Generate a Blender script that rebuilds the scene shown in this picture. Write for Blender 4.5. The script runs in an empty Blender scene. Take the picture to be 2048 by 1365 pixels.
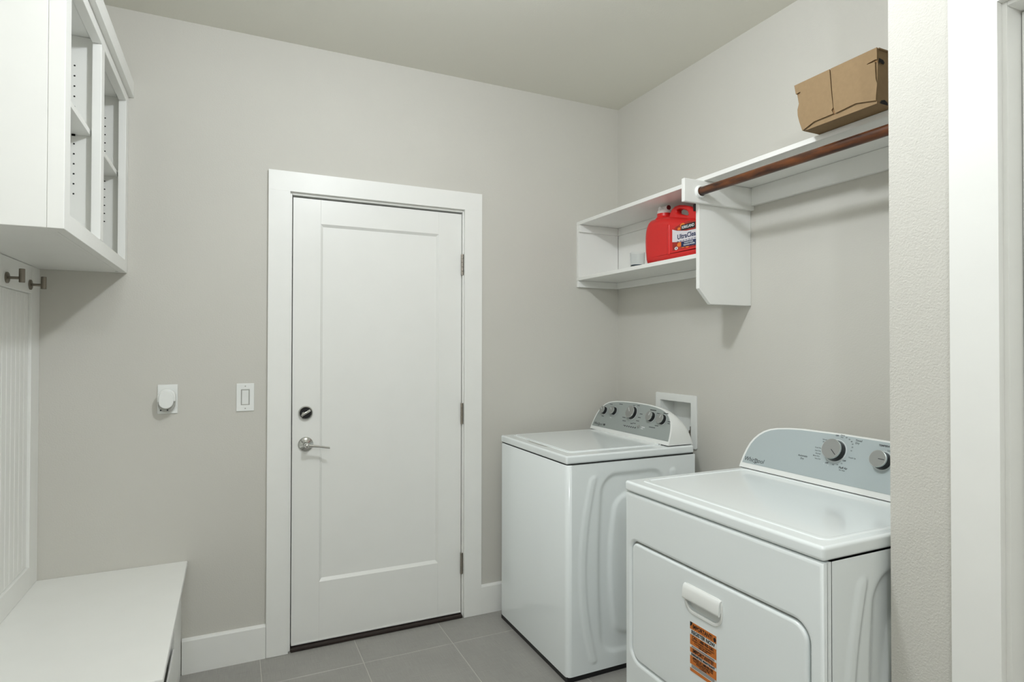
import bpy, bmesh, math, random
from mathutils import Matrix, Vector

random.seed(7)
scn = bpy.context.scene
COL = scn.collection

# ------------------------------------------------------------------ camera
cam_d = bpy.data.cameras.new('camera')
cam_d.sensor_width = 36.0
cam_d.sensor_fit = 'HORIZONTAL'
cam_d.lens = 36.0 * 1190.77 / 2048.0
cam_d.clip_start = 0.02
cam = bpy.data.objects.new('camera', cam_d)
COL.objects.link(cam)
_f = Vector((0.42527096, 0.90500396, 0.01060442))
_r = Vector((0.90504622, -0.42531005, 0.00164108))
_u = Vector((-0.00599535, -0.00889959, 0.99994242))
cam.matrix_world = Matrix(((_r.x, _u.x, -_f.x, -2.017), (_r.y, _u.y, -_f.y, -2.8533),
                           (_r.z, _u.z, -_f.z, 1.369), (0, 0, 0, 1)))
scn.camera = cam

# ------------------------------------------------------------------ world, exposure
w = bpy.data.worlds.new('world'); scn.world = w
w.use_nodes = True
w.node_tree.nodes['Background'].inputs['Color'].default_value = (0.8, 0.85, 0.9, 1)
w.node_tree.nodes['Background'].inputs['Strength'].default_value = 0.0
vs = scn.view_settings
vs.view_transform = 'Standard'
vs.look = 'None'
vs.exposure = 0.31
vs.gamma = 1.0
vs.use_curve_mapping = False
LAMP_W = 32.5
FILL_W = 25.0  # added second light, not a known hall lamp
LAMP_COL = (0.955, 1.0, 1.045)
LAMP_POS = (-1.50, -1.60, 2.58)
FILL_POS = (-2.25, -3.55, 2.30)
scn.cycles.use_denoising = True
scn.cycles.max_bounces = 10
scn.cycles.diffuse_bounces = 8
scn.cycles.sample_clamp_indirect = 6.0


# ------------------------------------------------------------------ materials
def mat(name, col, rough=0.5, metal=0.0, spec=0.5, bump=None, coat=0.0, var=None, trans=0.0, ior=1.45):
    """bump=(scale, strength, distance, detail); var=(scale, amount) for a faint tone variation"""
    m = bpy.data.materials.new(name)
    m.use_nodes = True
    nt = m.node_tree
    b = nt.nodes['Principled BSDF']
    b.inputs['Base Color'].default_value = (*col, 1)
    b.inputs['Roughness'].default_value = rough
    b.inputs['Metallic'].default_value = metal
    b.inputs['Specular IOR Level'].default_value = spec
    b.inputs['Coat Weight'].default_value = coat
    b.inputs['Coat Roughness'].default_value = 0.08
    b.inputs['Transmission Weight'].default_value = trans
    b.inputs['IOR'].default_value = ior
    tc = nt.nodes.new('ShaderNodeTexCoord')
    if var:
        n = nt.nodes.new('ShaderNodeTexNoise')
        n.inputs['Scale'].default_value = var[0]
        n.inputs['Detail'].default_value = 4
        nt.links.new(tc.outputs['Object'], n.inputs['Vector'])
        mr = nt.nodes.new('ShaderNodeMapRange')
        mr.inputs['From Min'].default_value = 0.3
        mr.inputs['From Max'].default_value = 0.7
        mr.inputs['To Min'].default_value = 1 - var[1]
        mr.inputs['To Max'].default_value = 1 + var[1]
        nt.links.new(n.outputs['Fac'], mr.inputs['Value'])
        vm = nt.nodes.new('ShaderNodeVectorMath'); vm.operation = 'SCALE'
        vm.inputs[0].default_value = col
        nt.links.new(mr.outputs['Result'], vm.inputs['Scale'])
        nt.links.new(vm.outputs['Vector'], b.inputs['Base Color'])
    if bump:
        n = nt.nodes.new('ShaderNodeTexNoise')
        n.inputs['Scale'].default_value = bump[0]
        n.inputs['Detail'].default_value = bump[3]
        nt.links.new(tc.outputs['Object'], n.inputs['Vector'])
        bp = nt.nodes.new('ShaderNodeBump')
        bp.inputs['Strength'].default_value = bump[1]
        bp.inputs['Distance'].default_value = bump[2]
        nt.links.new(n.outputs['Fac'], bp.inputs['Height'])
        nt.links.new(bp.outputs['Normal'], b.inputs['Normal'])
    return m


def tile_mat():
    m = bpy.data.materials.new('floor_tile_porcelain')
    m.use_nodes = True
    nt = m.node_tree
    b = nt.nodes['Principled BSDF']
    b.inputs['Roughness'].default_value = 0.42
    tc = nt.nodes.new('ShaderNodeTexCoord')
    acc = None
    for sc in ((420, 14, 1), (14, 420, 1)):
        mp = nt.nodes.new('ShaderNodeMapping')
        mp.inputs['Scale'].default_value = sc
        nt.links.new(tc.outputs['Object'], mp.inputs['Vector'])
        n = nt.nodes.new('ShaderNodeTexNoise')
        n.inputs['Scale'].default_value = 1.0
        n.inputs['Detail'].default_value = 2
        nt.links.new(mp.outputs['Vector'], n.inputs['Vector'])
        if acc is None:
            acc = n.outputs['Fac']
        else:
            a = nt.nodes.new('ShaderNodeMath'); a.operation = 'ADD'
            nt.links.new(acc, a.inputs[0]); nt.links.new(n.outputs['Fac'], a.inputs[1])
            acc = a.outputs[0]
    cl = nt.nodes.new('ShaderNodeTexNoise')
    cl.inputs['Scale'].default_value = 5
    nt.links.new(tc.outputs['Object'], cl.inputs['Vector'])
    a = nt.nodes.new('ShaderNodeMath'); a.operation = 'MULTIPLY_ADD'
    nt.links.new(cl.outputs['Fac'], a.inputs[0]); a.inputs[1].default_value = 0.6
    nt.links.new(acc, a.inputs[2])
    cr = nt.nodes.new('ShaderNodeValToRGB')
    cr.color_ramp.elements[0].position = 0.85; cr.color_ramp.elements[0].color = (0.265, 0.257, 0.240, 1)
    cr.color_ramp.elements[1].position = 1.75; cr.color_ramp.elements[1].color = (0.365, 0.355, 0.332, 1)
    mr = nt.nodes.new('ShaderNodeMapRange')
    mr.inputs['From Min'].default_value = 0.8
    mr.inputs['From Max'].default_value = 1.8
    nt.links.new(a.outputs[0], mr.inputs['Value'])
    cr.color_ramp.elements[0].position = 0.0
    cr.color_ramp.elements[1].position = 1.0
    nt.links.new(mr.outputs['Result'], cr.inputs['Fac'])
    nt.links.new(cr.outputs['Color'], b.inputs['Base Color'])
    return m


def wood_mat():
    m = bpy.data.materials.new('stained_rod_wood')
    m.use_nodes = True
    nt = m.node_tree
    b = nt.nodes['Principled BSDF']
    b.inputs['Roughness'].default_value = 0.38
    tc = nt.nodes.new('ShaderNodeTexCoord')
    mp = nt.nodes.new('ShaderNodeMapping')
    mp.inputs['Scale'].default_value = (48, 12, 48)
    nt.links.new(tc.outputs['Object'], mp.inputs['Vector'])
    n = nt.nodes.new('ShaderNodeTexNoise')
    n.inputs['Scale'].default_value = 1; n.inputs['Detail'].default_value = 6
    nt.links.new(mp.outputs['Vector'], n.inputs['Vector'])
    cr = nt.nodes.new('ShaderNodeValToRGB')
    cr.color_ramp.elements[0].position = 0.3; cr.color_ramp.elements[0].color = (0.020, 0.006, 0.003, 1)
    cr.color_ramp.elements[1].position = 0.72; cr.color_ramp.elements[1].color = (0.170, 0.050, 0.010, 1)
    nt.links.new(n.outputs['Fac'], cr.inputs['Fac'])
    nt.links.new(cr.outputs['Color'], b.inputs['Base Color'])
    return m


def cardboard_mat():
    m = mat('kraft_cardboard', (0.275, 0.190, 0.106), 0.85, spec=0.2, var=(60, 0.05), bump=(180, 0.1, 0.001, 2))
    return m


WALL = mat('greige_wall_paint', (0.585, 0.572, 0.530), 0.62, spec=0.35, bump=(170, 0.22, 0.0022, 3), var=(3.0, 0.012))
WALLC = mat('wall_paint_orange_peel', (0.585, 0.572, 0.530), 0.62, spec=0.35, bump=(230, 0.55, 0.003, 3))
CEIL = mat('ceiling_paint', (0.760, 0.750, 0.685), 0.8, spec=0.2, bump=(150, 0.2, 0.002, 3))
TRIM = mat('white_trim_paint', (0.815, 0.818, 0.795), 0.38, var=(9, 0.012))
DOORM = mat('white_door_paint', (0.805, 0.808, 0.785), 0.36, var=(7, 0.01))
CAB = mat('white_cabinet_paint', (0.815, 0.818, 0.795), 0.36, var=(8, 0.01))
ENAMEL = mat('white_appliance_enamel', (0.825, 0.870, 0.880), 0.14, coat=0.5)
PLAST = mat('white_plastic', (0.800, 0.815, 0.80), 0.32)
SILVER = mat('silver_console_print', (0.44, 0.50, 0.515), 0.42, metal=0.25)
WSILVER = mat('silver_washer_console_print', (0.36, 0.395, 0.385), 0.42, metal=0.25)
KNOBF = mat('brushed_knob_face', (0.36, 0.37, 0.36), 0.34, metal=0.6)
KNOBR = mat('bright_knob_rim', (0.62, 0.64, 0.63), 0.2, metal=0.9)
BLACK = mat('black_plastic', (0.010, 0.010, 0.011), 0.35)
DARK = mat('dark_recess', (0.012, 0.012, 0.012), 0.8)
INK = mat('dark_grey_ink', (0.045, 0.050, 0.052), 0.6)
INKW = mat('pale_ink', (0.75, 0.78, 0.78), 0.6)
NICKEL = mat('satin_nickel', (0.36, 0.33, 0.29), 0.34, metal=1.0)
BRONZE = mat('dark_nickel_hook', (0.24, 0.215, 0.18), 0.36, metal=1.0)
CHROME = mat('polished_chrome', (0.62, 0.62, 0.60), 0.12, metal=1.0)
THRESH = mat('bronze_threshold', (0.022, 0.013, 0.010), 0.45)
GROUT = mat('pale_grout', (0.47, 0.455, 0.425), 0.85)
TILE = tile_mat()
WOOD = wood_mat()
CARD = cardboard_mat()
CARDIN = mat('cardboard_core', (0.26, 0.155, 0.075), 0.9, spec=0.1)
RED = mat('red_jug_plastic', (0.62, 0.017, 0.016), 0.30)
REDL = mat('red_label_print', (0.36, 0.020, 0.012), 0.35, var=(22, 0.35))
ORL = mat('orange_label_glow', (0.75, 0.20, 0.02), 0.35)
LILAC = mat('lilac_label_band', (0.68, 0.66, 0.70), 0.35)
NAVY = mat('navy_label_print', (0.012, 0.022, 0.09), 0.35)
ORANGE = mat('orange_sticker_print', (0.60, 0.175, 0.028), 0.45)
PAPER = mat('white_sticker_paper', (0.72, 0.75, 0.75), 0.45)
CLEAR = mat('clear_plastic', (0.95, 0.97, 0.97), 0.08, trans=1.0, ior=1.25)
BLUEM = mat('dark_blue_liquid', (0.02, 0.06, 0.09), 0.2)
GREYP = mat('translucent_grey_plastic', (0.42, 0.42, 0.39), 0.35)
DIFF = bpy.data.materials.new('lit_lamp_glass')
DIFF.use_nodes = True
DIFF.node_tree.nodes['Principled BSDF'].inputs['Base Color'].default_value = (0.9, 0.9, 0.88, 1)
DIFF.node_tree.nodes['Principled BSDF'].inputs['Emission Color'].default_value = (*LAMP_COL, 1)
DIFF.node_tree.nodes['Principled BSDF'].inputs['Emission Strength'].default_value = 6.0


# ------------------------------------------------------------------ geometry helpers
class MB:
    """collects shapes in world space; build() links them as ONE mesh object"""
    def __init__(self):
        self.v = []; self.f = []

    def add(self, vs, fs, M=None):
        o = len(self.v)
        for p in vs:
            p = Vector(p)
            self.v.append(M @ p if M is not None else p)
        self.f += [tuple(i + o for i in f) for f in fs]
        return self

    def box(self, lo, hi, bev=0.0, seg=2, M=None):
        lo = Vector([min(a, b) for a, b in zip(lo, hi)]); hi2 = Vector([max(a, b) for a, b in zip(lo, hi)])
        bm = bmesh.new()
        bmesh.ops.create_cube(bm, size=1.0)
        s = hi2 - lo; c = (hi2 + lo) / 2
        for v in bm.verts:
            v.co = Vector((v.co.x * s.x + c.x, v.co.y * s.y + c.y, v.co.z * s.z + c.z))
        if bev > 0:
            bmesh.ops.bevel(bm, geom=bm.edges[:], offset=min(bev, 0.45 * min(s)), segments=seg, profile=0.5, affect='EDGES')
        return self.bm(bm, M)

    def bm(self, bm, M=None):
        bm.verts.index_update()
        self.add([v.co.copy() for v in bm.verts], [[v.index for v in f.verts] for f in bm.faces], M)
        bm.free()
        return self

    def lathe(self, prof, org, axis, n=32, caps=True):
        """prof: list of (radius, height along axis)"""
        a = Vector(axis).normalized()
        t = Vector((0, 0, 1)) if abs(a.z) < 0.9 else Vector((1, 0, 0))
        e1 = a.cross(t).normalized(); e2 = a.cross(e1)
        org = Vector(org); vs = []; fs = []
        for r, h in prof:
            for k in range(n):
                an = 2 * math.pi * k / n
                vs.append(org + a * h + (e1 * math.cos(an) + e2 * math.sin(an)) * r)
        for i in range(len(prof) - 1):
            for k in range(n):
                k2 = (k + 1) % n
                fs.append((i * n + k, i * n + k2, (i + 1) * n + k2, (i + 1) * n + k))
        if caps:
            fs.append(tuple(range(n))[::-1]); fs.append(tuple(range((len(prof) - 1) * n, len(prof) * n)))
        return self.add(vs, fs)

    def cyl(self, p0, p1, r, n=24, bev=0.0):
        p0 = Vector(p0); p1 = Vector(p1); L = (p1 - p0).length
        if bev:
            prof = [(r - bev, 0), (r, bev), (r, L - bev), (r - bev, L)]
        else:
            prof = [(r, 0), (r, L)]
        return self.lathe(prof, p0, p1 - p0, n)

    def prism(self, poly, M, depth):
        """poly in local xy, extruded along local z from 0 to depth"""
        n = len(poly)
        vs = [(x, y, 0) for x, y in poly] + [(x, y, depth) for x, y in poly]
        fs = [tuple(range(n))[::-1], tuple(range(n, 2 * n))]
        for i in range(n):
            j = (i + 1) % n
            fs.append((i, j, n + j, n + i))
        return self.add(vs, fs, M)

    def flat(self, loops, M, extrude=0.0, bevel=0.0, res=3):
        """2D outline(s) with holes -> solid with rounded edges; local z from -extrude-.. to +.."""
        cu = bpy.data.curves.new('tmp_outline', 'CURVE')
        cu.dimensions = '2D'; cu.fill_mode = 'BOTH'
        cu.extrude = extrude; cu.bevel_depth = bevel; cu.bevel_resolution = res; cu.offset = -bevel
        for lp in loops:
            sp = cu.splines.new('POLY'); sp.points.add(len(lp) - 1)
            for q, (x, y) in zip(sp.points, lp):
                q.co = (x, y, 0, 1)
            sp.use_cyclic_u = True
        self._curve(cu, M)
        return self

    def text(self, s, size, M, ext=0.00015, align='CENTER', spacing=1.0, shear=0.0, xs=1.0, bold=0.0):
        cu = bpy.data.curves.new('tmp_text', 'FONT')
        cu.body = s; cu.size = size; cu.extrude = ext; cu.align_x = align; cu.align_y = 'CENTER'
        cu.space_character = spacing; cu.shear = shear; cu.offset = bold; cu.resolution_u = 3
        self._curve(cu, M @ Matrix.Diagonal((xs, 1, 1, 1)))
        return self

    def _curve(self, cu, M):
        ob = bpy.data.objects.new('tmp', cu)
        COL.objects.link(ob)
        dg = bpy.context.evaluated_depsgraph_get()
        dg.update()
        me = bpy.data.meshes.new_from_object(ob.evaluated_get(dg))
        self.add([v.co for v in me.vertices], [tuple(p.vertices) for p in me.polygons], M)
        bpy.data.objects.remove(ob); bpy.data.curves.remove(cu); bpy.data.meshes.remove(me)

    def build(self, name, m, parent=None, smooth=None, wn=False, stuff=False):
        org = Vector((0, 0, 0))
        p = parent
        while p is not None:
            org = org + p.location
            p = p.parent
        if parent is None:
            org = Vector((0, 0, 0))
        me = bpy.data.meshes.new(name)
        me.from_pydata([v - org for v in self.v], [], self.f)
        me.update()
        me.materials.append(m)
        bm = bmesh.new(); bm.from_mesh(me)
        bmesh.ops.recalc_face_normals(bm, faces=bm.faces[:])
        bm.to_mesh(me); bm.free()
        if smooth:
            for pl in me.polygons:
                pl.use_smooth = True
            me.set_sharp_from_angle(angle=math.radians(smooth))
        ob = bpy.data.objects.new(name, me)
        COL.objects.link(ob)
        if parent is not None:
            ob.parent = parent
        if stuff:
            ob['kind'] = 'stuff'
        if wn:
            md = ob.modifiers.new('weighted_normals', 'WEIGHTED_NORMAL'); md.keep_sharp = True; md.weight = 90
        return ob


def thing(name, label, cat, loc, group=None):
    o = bpy.data.objects.new(name, None)
    COL.objects.link(o)
    o.location = loc
    o.empty_display_size = 0.05
    o['label'] = label; o['category'] = cat
    if group:
        o['group'] = group
    return o


def struct(name, label=None, loc=(0, 0, 0), ob=None):
    if ob is None:
        ob = bpy.data.objects.new(name, None)
        COL.objects.link(ob); ob.location = loc
    ob['kind'] = 'structure'
    if label:
        ob['label'] = label
    return ob


def frame(org, u, v):
    u = Vector(u).normalized(); v = Vector(v).normalized(); n = u.cross(v)
    return Matrix(((u.x, v.x, n.x, org[0]), (u.y, v.y, n.y, org[1]), (u.z, v.z, n.z, org[2]), (0, 0, 0, 1)))


def box(name, lo, hi, m, parent=None, bev=0.0015, seg=2, **k):
    return MB().box(lo, hi, bev, seg).build(name, m, parent, **k)


def rrect(x0, y0, x1, y1, r, n=6):
    if not isinstance(r, (tuple, list)):
        r = (r, r, r, r)     # bl, br, tr, tl
    pts = []
    for (cx, cy, a0, rr) in ((x0 + r[0], y0 + r[0], 180, r[0]), (x1 - r[1], y0 + r[1], 270, r[1]),
                             (x1 - r[2], y1 - r[2], 0, r[2]), (x0 + r[3], y1 - r[3], 90, r[3])):
        for k in range(n + 1):
            a = math.radians(a0 + 90 * k / n)
            pts.append((cx + rr * math.cos(a), cy + rr * math.sin(a)))
    return pts


# ================================================================== THE SETTING
XL, YB, YF, H = -2.712, 0.0, -4.3, 2.746       # left wall, back wall, wall behind the camera, ceiling
XD = -0.607                                     # face of the wall with the near doorway
YS = -1.957                                     # alcove side of that wall

# floor: grout bed with separate tiles
fl = struct('floor', 'grey linen-look porcelain tile floor with pale grout',
            ob=MB().box((XL - 0.1, YF - 0.1, -0.06), (0.12, 0.14, -0.0012)).build('floor', GROUT))
G = 0.407; g = 0.0042
x_lines = [-1.085 + G * k for k in range(-5, 4)]
y_lines = [-0.2335 - 0.61 * k for k in range(-1, 8)]
for i in range(len(x_lines) - 1):
    for j in range(len(y_lines) - 1):
        a0 = max(x_lines[i] + g / 2, XL + .001); a1 = min(x_lines[i + 1] - g / 2, -.001)
        b1 = min(y_lines[j] - g / 2, -.001); b0 = max(y_lines[j + 1] + g / 2, YF + .001)
        if a1 - a0 < .01 or b1 - b0 < .01:
            continue
        box('tile', (a0, b0, -.010), (a1, b1, 0.0), TILE, fl, bev=.0012, seg=1)

# back wall with the doorway cut out
DX0, DX1, DTOP = -1.7905, -0.9425, 2.072
mb = MB()
mb.box((XL - .1, 0, 0), (DX0, .12, H)); mb.box((DX1, 0, 0), (.1, .12, H)); mb.box((DX0, 0, DTOP), (DX1, .12, H))
struct('wall_back', 'greige painted wall behind the white door', ob=mb.build('wall_back', WALL))
# right wall with the recess of the valve box
BX0, BX1, BZ0, BZ1 = -.618, -.381, .915, 1.105
mb = MB()
mb.box((0, YS - .12, 0), (.1, BX0, H)); mb.box((0, BX1, 0), (.1, 0, H))
mb.box((0, BX0, 0), (.1, BX1, BZ0)); mb.box((0, BX0, BZ1), (.1, BX1, H))
struct('wall_right', 'greige painted wall behind washer and dryer', ob=mb.build('wall_right', WALL))
struct('wall_left', 'greige painted wall behind the bench unit', ob=MB().box((XL - .1, YF, 0), (XL, 0, H)).build('wall_left', WALL))
struct('wall_front', 'greige painted wall behind the viewer', ob=MB().box((XL - .1, YF - .1, 0), (.1, YF, H)).build('wall_front', WALL))
struct('ceiling', 'plain painted ceiling', ob=MB().box((XL - .1, YF - .1, H), (.1, .12, H + .08)).build('ceiling', CEIL))
# wall with the near doorway (its end is the side of the laundry alcove)
OY0, OY1, OTOP = -3.0395, -2.179, 2.0785
bm = bmesh.new()
mb = MB()
mb.box((XD, OY1, 0), (XD + .115, YS, H)); mb.box((XD, YF, 0), (XD + .115, OY0, H)); mb.box((XD, OY0, OTOP), (XD + .115, OY1, H))
mb.box((XD + .115, YS - .115, 0), (.1, YS, H))
bm.free()
struct('wall_doorway', 'orange-peel textured greige wall end beside the dryer', ob=mb.build('wall_doorway', WALLC))

# baseboards of the back wall
def baseboard(name, x0, x1, label):
    mb = MB()
    prof = [(0, 0), (-.0145, 0), (-.0145, .137), (-.011, .144), (-.003, .1465), (0, .1465)]
    M = Matrix(((0, 0, 1, x0), (1, 0, 0, 0), (0, 1, 0, 0), (0, 0, 0, 1)))
    mb.prism(prof, M, x1 - x0)
    struct(name, label, ob=mb.build(name, TRIM))
baseboard('baseboard_back', -2.200, -1.8765, 'white baseboard between bench and door casing')
baseboard('baseboard_corner', -.8545, -.001, 'white baseboard running behind the washer')

# ---- back door: casing and jamb
t1 = struct('trim_1', 'flat white casing around the closed door', (-1.366, 0, 0))
box('casing_side', (-1.8755, -.018, .001), (-1.7845, 0, 2.0690), TRIM, t1, bev=.0004, seg=1)
box('casing_side', (-.9495, -.018, .001), (-.8555, 0, 2.0690), TRIM, t1, bev=.0004, seg=1)
box('casing_head', (-1.8755, -.018, 2.0690), (-.8555, 0, 2.158), TRIM, t1, bev=.0004, seg=1)
box('jamb_side', (-1.7905, .0005, .001), (-1.7745, .12, 2.072), TRIM, t1)
box('jamb_side', (-.9545, .0005, .001), (-.9425, .12, 2.072), TRIM, t1)
box('jamb_head', (-1.7740, .0005, 2.0585), (-.9550, .12, 2.072), TRIM, t1)
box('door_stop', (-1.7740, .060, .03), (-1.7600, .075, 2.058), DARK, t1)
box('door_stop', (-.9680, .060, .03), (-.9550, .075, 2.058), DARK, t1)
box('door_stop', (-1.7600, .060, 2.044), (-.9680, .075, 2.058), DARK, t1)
box('threshold', (-1.7738, -.014, .0005), (-.9552, .11, .016), THRESH, t1, bev=.004)

# ---- back door leaf
d1 = struct('door_1', 'white one-panel door with chrome lever', (-1.364, .012, 0))
LX0, LX1, LZ0, LZ1, LY0, LY1 = -1.7695, -.9578, .0195, 2.0505, .012, .056
PX0, PX1, PZ0, PZ1 = -1.6485, -1.0785, .288, 1.938
box('stile', (LX0, LY0, LZ0), (PX0 - .0002, LY1, LZ1), DOORM, d1, bev=.0007)
box('stile', (PX1 + .0002, LY0, LZ0), (LX1, LY1, LZ1), DOORM, d1, bev=.0007)
box('rail', (PX0, LY0, PZ1), (PX1, LY1, LZ1), DOORM, d1, bev=.0007)
box('rail', (PX0, LY0, LZ0), (PX1, LY1, PZ0), DOORM, d1, bev=.0007)
box('panel', (PX0, LY0 + .011, PZ0), (PX1, LY1 - .01, PZ1), DOORM, d1, bev=0)
mb = MB()                                       # sloped sticking round the panel
s = .011
o = [(PX0, PZ0), (PX1, PZ0), (PX1, PZ1), (PX0, PZ1)]
i_ = [(PX0 + s, PZ0 + .014), (PX1 - s, PZ0 + .014), (PX1 - s, PZ1 - s), (PX0 + s, PZ1 - s)]
for k in range(4):
    j = (k + 1) % 4
    mb.add([(o[k][0], LY0 + .001, o[k][1]), (o[j][0], LY0 + .001, o[j][1]), (i_[j][0], LY0 + .0108, i_[j][1]), (i_[k][0], LY0 + .0108, i_[k][1]),
            (o[k][0], LY0 + .0109, o[k][1]), (o[j][0], LY0 + .0109, o[j][1])],
           [(0, 1, 2, 3), (0, 3, 4), (1, 5, 2), (4, 3, 2, 5), (0, 4, 5, 1)])
mb.build('panel_moulding', DOORM, d1)
box('door_sweep', (LX0, LY0 - .003, .0165), (LX1, LY1, .0190), BLACK, d1, bev=.0005)
box('kick_strip', (LX0 + .001, LY0 - .0035, .0200), (LX1 - .001, LY0 - .0002, .0265), DOORM, d1, bev=.0008)
# deadbolt
db = MB().lathe([(.0325, 0), (.0325, .004), (.030, .010), (.0275, .0115), (.0262, .0095), (.0262, .0060)], (-1.712, LY0 - .0002, 1.068), (0, -1, 0), 40).build('deadbolt', CHROME, d1, smooth=40)
MB().cyl((-1.712, LY0 - .0055, 1.068), (-1.712, LY0 - .0070, 1.068), .0255, 36).build('deadbolt_face', BLACK, db)
R = Matrix.Rotation(math.radians(-32), 4, 'Y')
mb = MB(); mb.box((-.0235, -.010, -.0055), (.0235, 0, .0055), .002, 2, Matrix.Translation((-1.712, LY0 - .0075, 1.068)) @ R)
mb.cyl((-1.722, LY0 - .0075, 1.066), (-1.722, LY0 - .016, 1.066), .0075, 20, .001)
mb.build('thumb_turn', CHROME, db, smooth=40)
# lever set
lv = MB().lathe([(.0335, 0), (.0335, .003), (.031, .0065), (.026, .0085), (.020, .013), (.0165, .0155), (.0130, .018), (.0125, .030), (.0115, .046), (.010, .050)], (-1.711, LY0 - .0002, .925), (0, -1, 0), 40).build('lever_rosette', CHROME, d1, smooth=50)
mb = MB()
yl = LY0 - .056
mb.lathe([(.0095, -.012), (.0105, -.004), (.0105, .004), (.0085, .008), (.0035, .010)], (-1.711, yl, .925), (0, -1, 0), 24)
pts = [(-1.711, .925, .0082, .0060), (-1.690, .9235, .0066, .0058), (-1.66, .9190, .0052, .0055), (-1.628, .9130, .0050, .0055), (-1.612, .9100, .0050, .0055)]
vsx = []; fsx = []; n = 14
for (x, z, a, b) in pts:
    for k in range(n):
        an = 2 * math.pi * k / n
        vsx.append((x, yl + b * math.cos(an), z + a * math.sin(an)))
for q in range(len(pts) - 1):
    for k in range(n):
        k2 = (k + 1) % n
        fsx.append((q * n + k, q * n + k2, (q + 1) * n + k2, (q + 1) * n + k))
fsx.append(tuple(range(n))[::-1]); fsx.append(tuple(range((len(pts) - 1) * n, len(pts) * n)))
mb.add(vsx, fsx)
mb.build('lever_handle', CHROME, lv, smooth=50)
# latch plates in the gap and hinges
box('strike_plate', (-1.7760, .004, .89), (-1.7738, .030, .955), NICKEL, t1, bev=.001)
box('strike_plate', (-1.7760, .004, 1.035), (-1.7738, .030, 1.10), NICKEL, t1, bev=.001)
for zc in (1.790, 1.031, .271):
    hb = MB()
    for q in range(5):
        hb.cyl((-.9562, .0035, zc - .0535 + q * .0214 + .0003), (-.9562, .0035, zc - .0535 + (q + 1) * .0214 - .0003), .0068, 18, .0006)
    h = hb.build('hinge', NICKEL, d1, smooth=40)
    MB().box((-.9545, .0005, zc - .0535), (-.9500, -.0010, zc + .0535), .0003, 1).build('hinge_leaf', NICKEL, h)

# ---- near doorway: casing, jamb, stop and closed door leaf
t2 = struct('trim_2', 'wide flat white casing at the near doorway', (XD, -2.6, 0))
box('casing_side', (-.6250, -2.1885, .001), (XD, -2.0975, 2.0690), TRIM, t2, bev=.0004, seg=1)
box('casing_side', (-.6250, -3.1210, .001), (XD, -3.0300, 2.0690), TRIM, t2, bev=.0004, seg=1)
box('casing_head', (-.6250, -3.1210, 2.0690), (XD, -2.0975, 2.158), TRIM, t2, bev=.0004, seg=1)
box('jamb_side', (XD + .0002, -2.197, .001), (XD + .115, -2.1792, 2.0780), TRIM, t2, bev=.0008)
box('jamb_side', (XD + .0002, -3.0393, .001), (XD + .115, -3.0215, 2.0780), TRIM, t2, bev=.0008)
box('jamb_head', (XD + .0002, -3.0213, 2.0605), (XD + .115, -2.1972, 2.0780), TRIM, t2, bev=.0008)
d2 = struct('door_2', 'closed white door set deep in the near doorway', (-.54, -2.6, 0))
box('leaf', (-.5560, -3.0190, .012), (-.5160, -2.1990, 2.0585), DOORM, d2, bev=.001)

# ================================================================== LAUNDRY SHELF
sh = thing('laundry_shelf', 'white two-tier wall shelf with chamfered support panel above the washer', 'shelf', (0, -.98, 1.55))
SY = YS + .0015
box('top_shelf', (-.279, SY, 2.0505), (-.0005, -.0005, 2.069), CAB, sh)
box('side_panel', (-.279, -.0195, 1.7595), (-.0122, -.0005, 2.050), CAB, sh)
box('lower_shelf', (-.279, -.9575, 1.7405), (-.0005, -.0005, 1.759), CAB, sh)
box('side_cleat', (-.2785, -.0180, 1.704), (-.0195, -.0005, 1.740), CAB, sh)
box('back_cleat', (-.0185, -.9575, 1.704), (-.0005, -.0005, 1.740), CAB, sh)
box('back_panel', (-.0120, -.9575, 1.7595), (-.0005, -.0200, 2.0090), CAB, sh)
box('top_cleat', (-.0190, -.9575, 2.0095), (-.0005, -.0200, 2.050), CAB, sh)
box('top_cleat', (-.2785, -.0330, 2.0095), (-.0195, -.0200, 2.050), CAB, sh)
box('top_cleat', (-.0190, SY, 1.9740), (-.0005, -.9965, 2.050), CAB, sh)
mb = MB()
poly = [(-.290, 2.050), (-.290, 1.612), (-.229, 1.5485), (-.0005, 1.5485), (-.0005, 2.050)]
M = Matrix(((1, 0, 0, 0), (0, 0, -1, -.9580), (0, 1, 0, 0), (0, 0, 0, 1)))
mb.flat([poly], Matrix(((1, 0, 0, 0), (0, 0, -1, -.9675), (0, 1, 0, 0), (0, 0, 0, 1))), .0075, .002, 1)
mb.build('support_panel', CAB, sh)
box('rod_block', (-.3830, -.9960, 1.9560), (-.0005, -.9775, 2.0500), CAB, sh, bev=.003)
box('rod_block', (-.3830, SY, 1.9560), (-.0195, SY + .0185, 2.0500), CAB, sh, bev=.003)

rod = thing('closet_rod', 'dark stained wooden hanging rod under the top shelf', 'rod', (-.303, -1.48, 2.0))
MB().cyl((-.303, -.9985, 2.002), (-.303, SY + .0210, 2.000), .0165, 32).build('rod', WOOD, rod, smooth=40)
for yy, dd in ((-.9962, -1), (SY + .0187, 1)):
    MB().lathe([(.0265, 0), (.0265, .004), (.0240, .010), (.0205, .0115), (.0185, .0105), (.0175, .002)], (-.303, yy, 2.001), (0, dd, 0), 36, caps=False).build('rod_socket', PLAST, rod, smooth=40)

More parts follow.
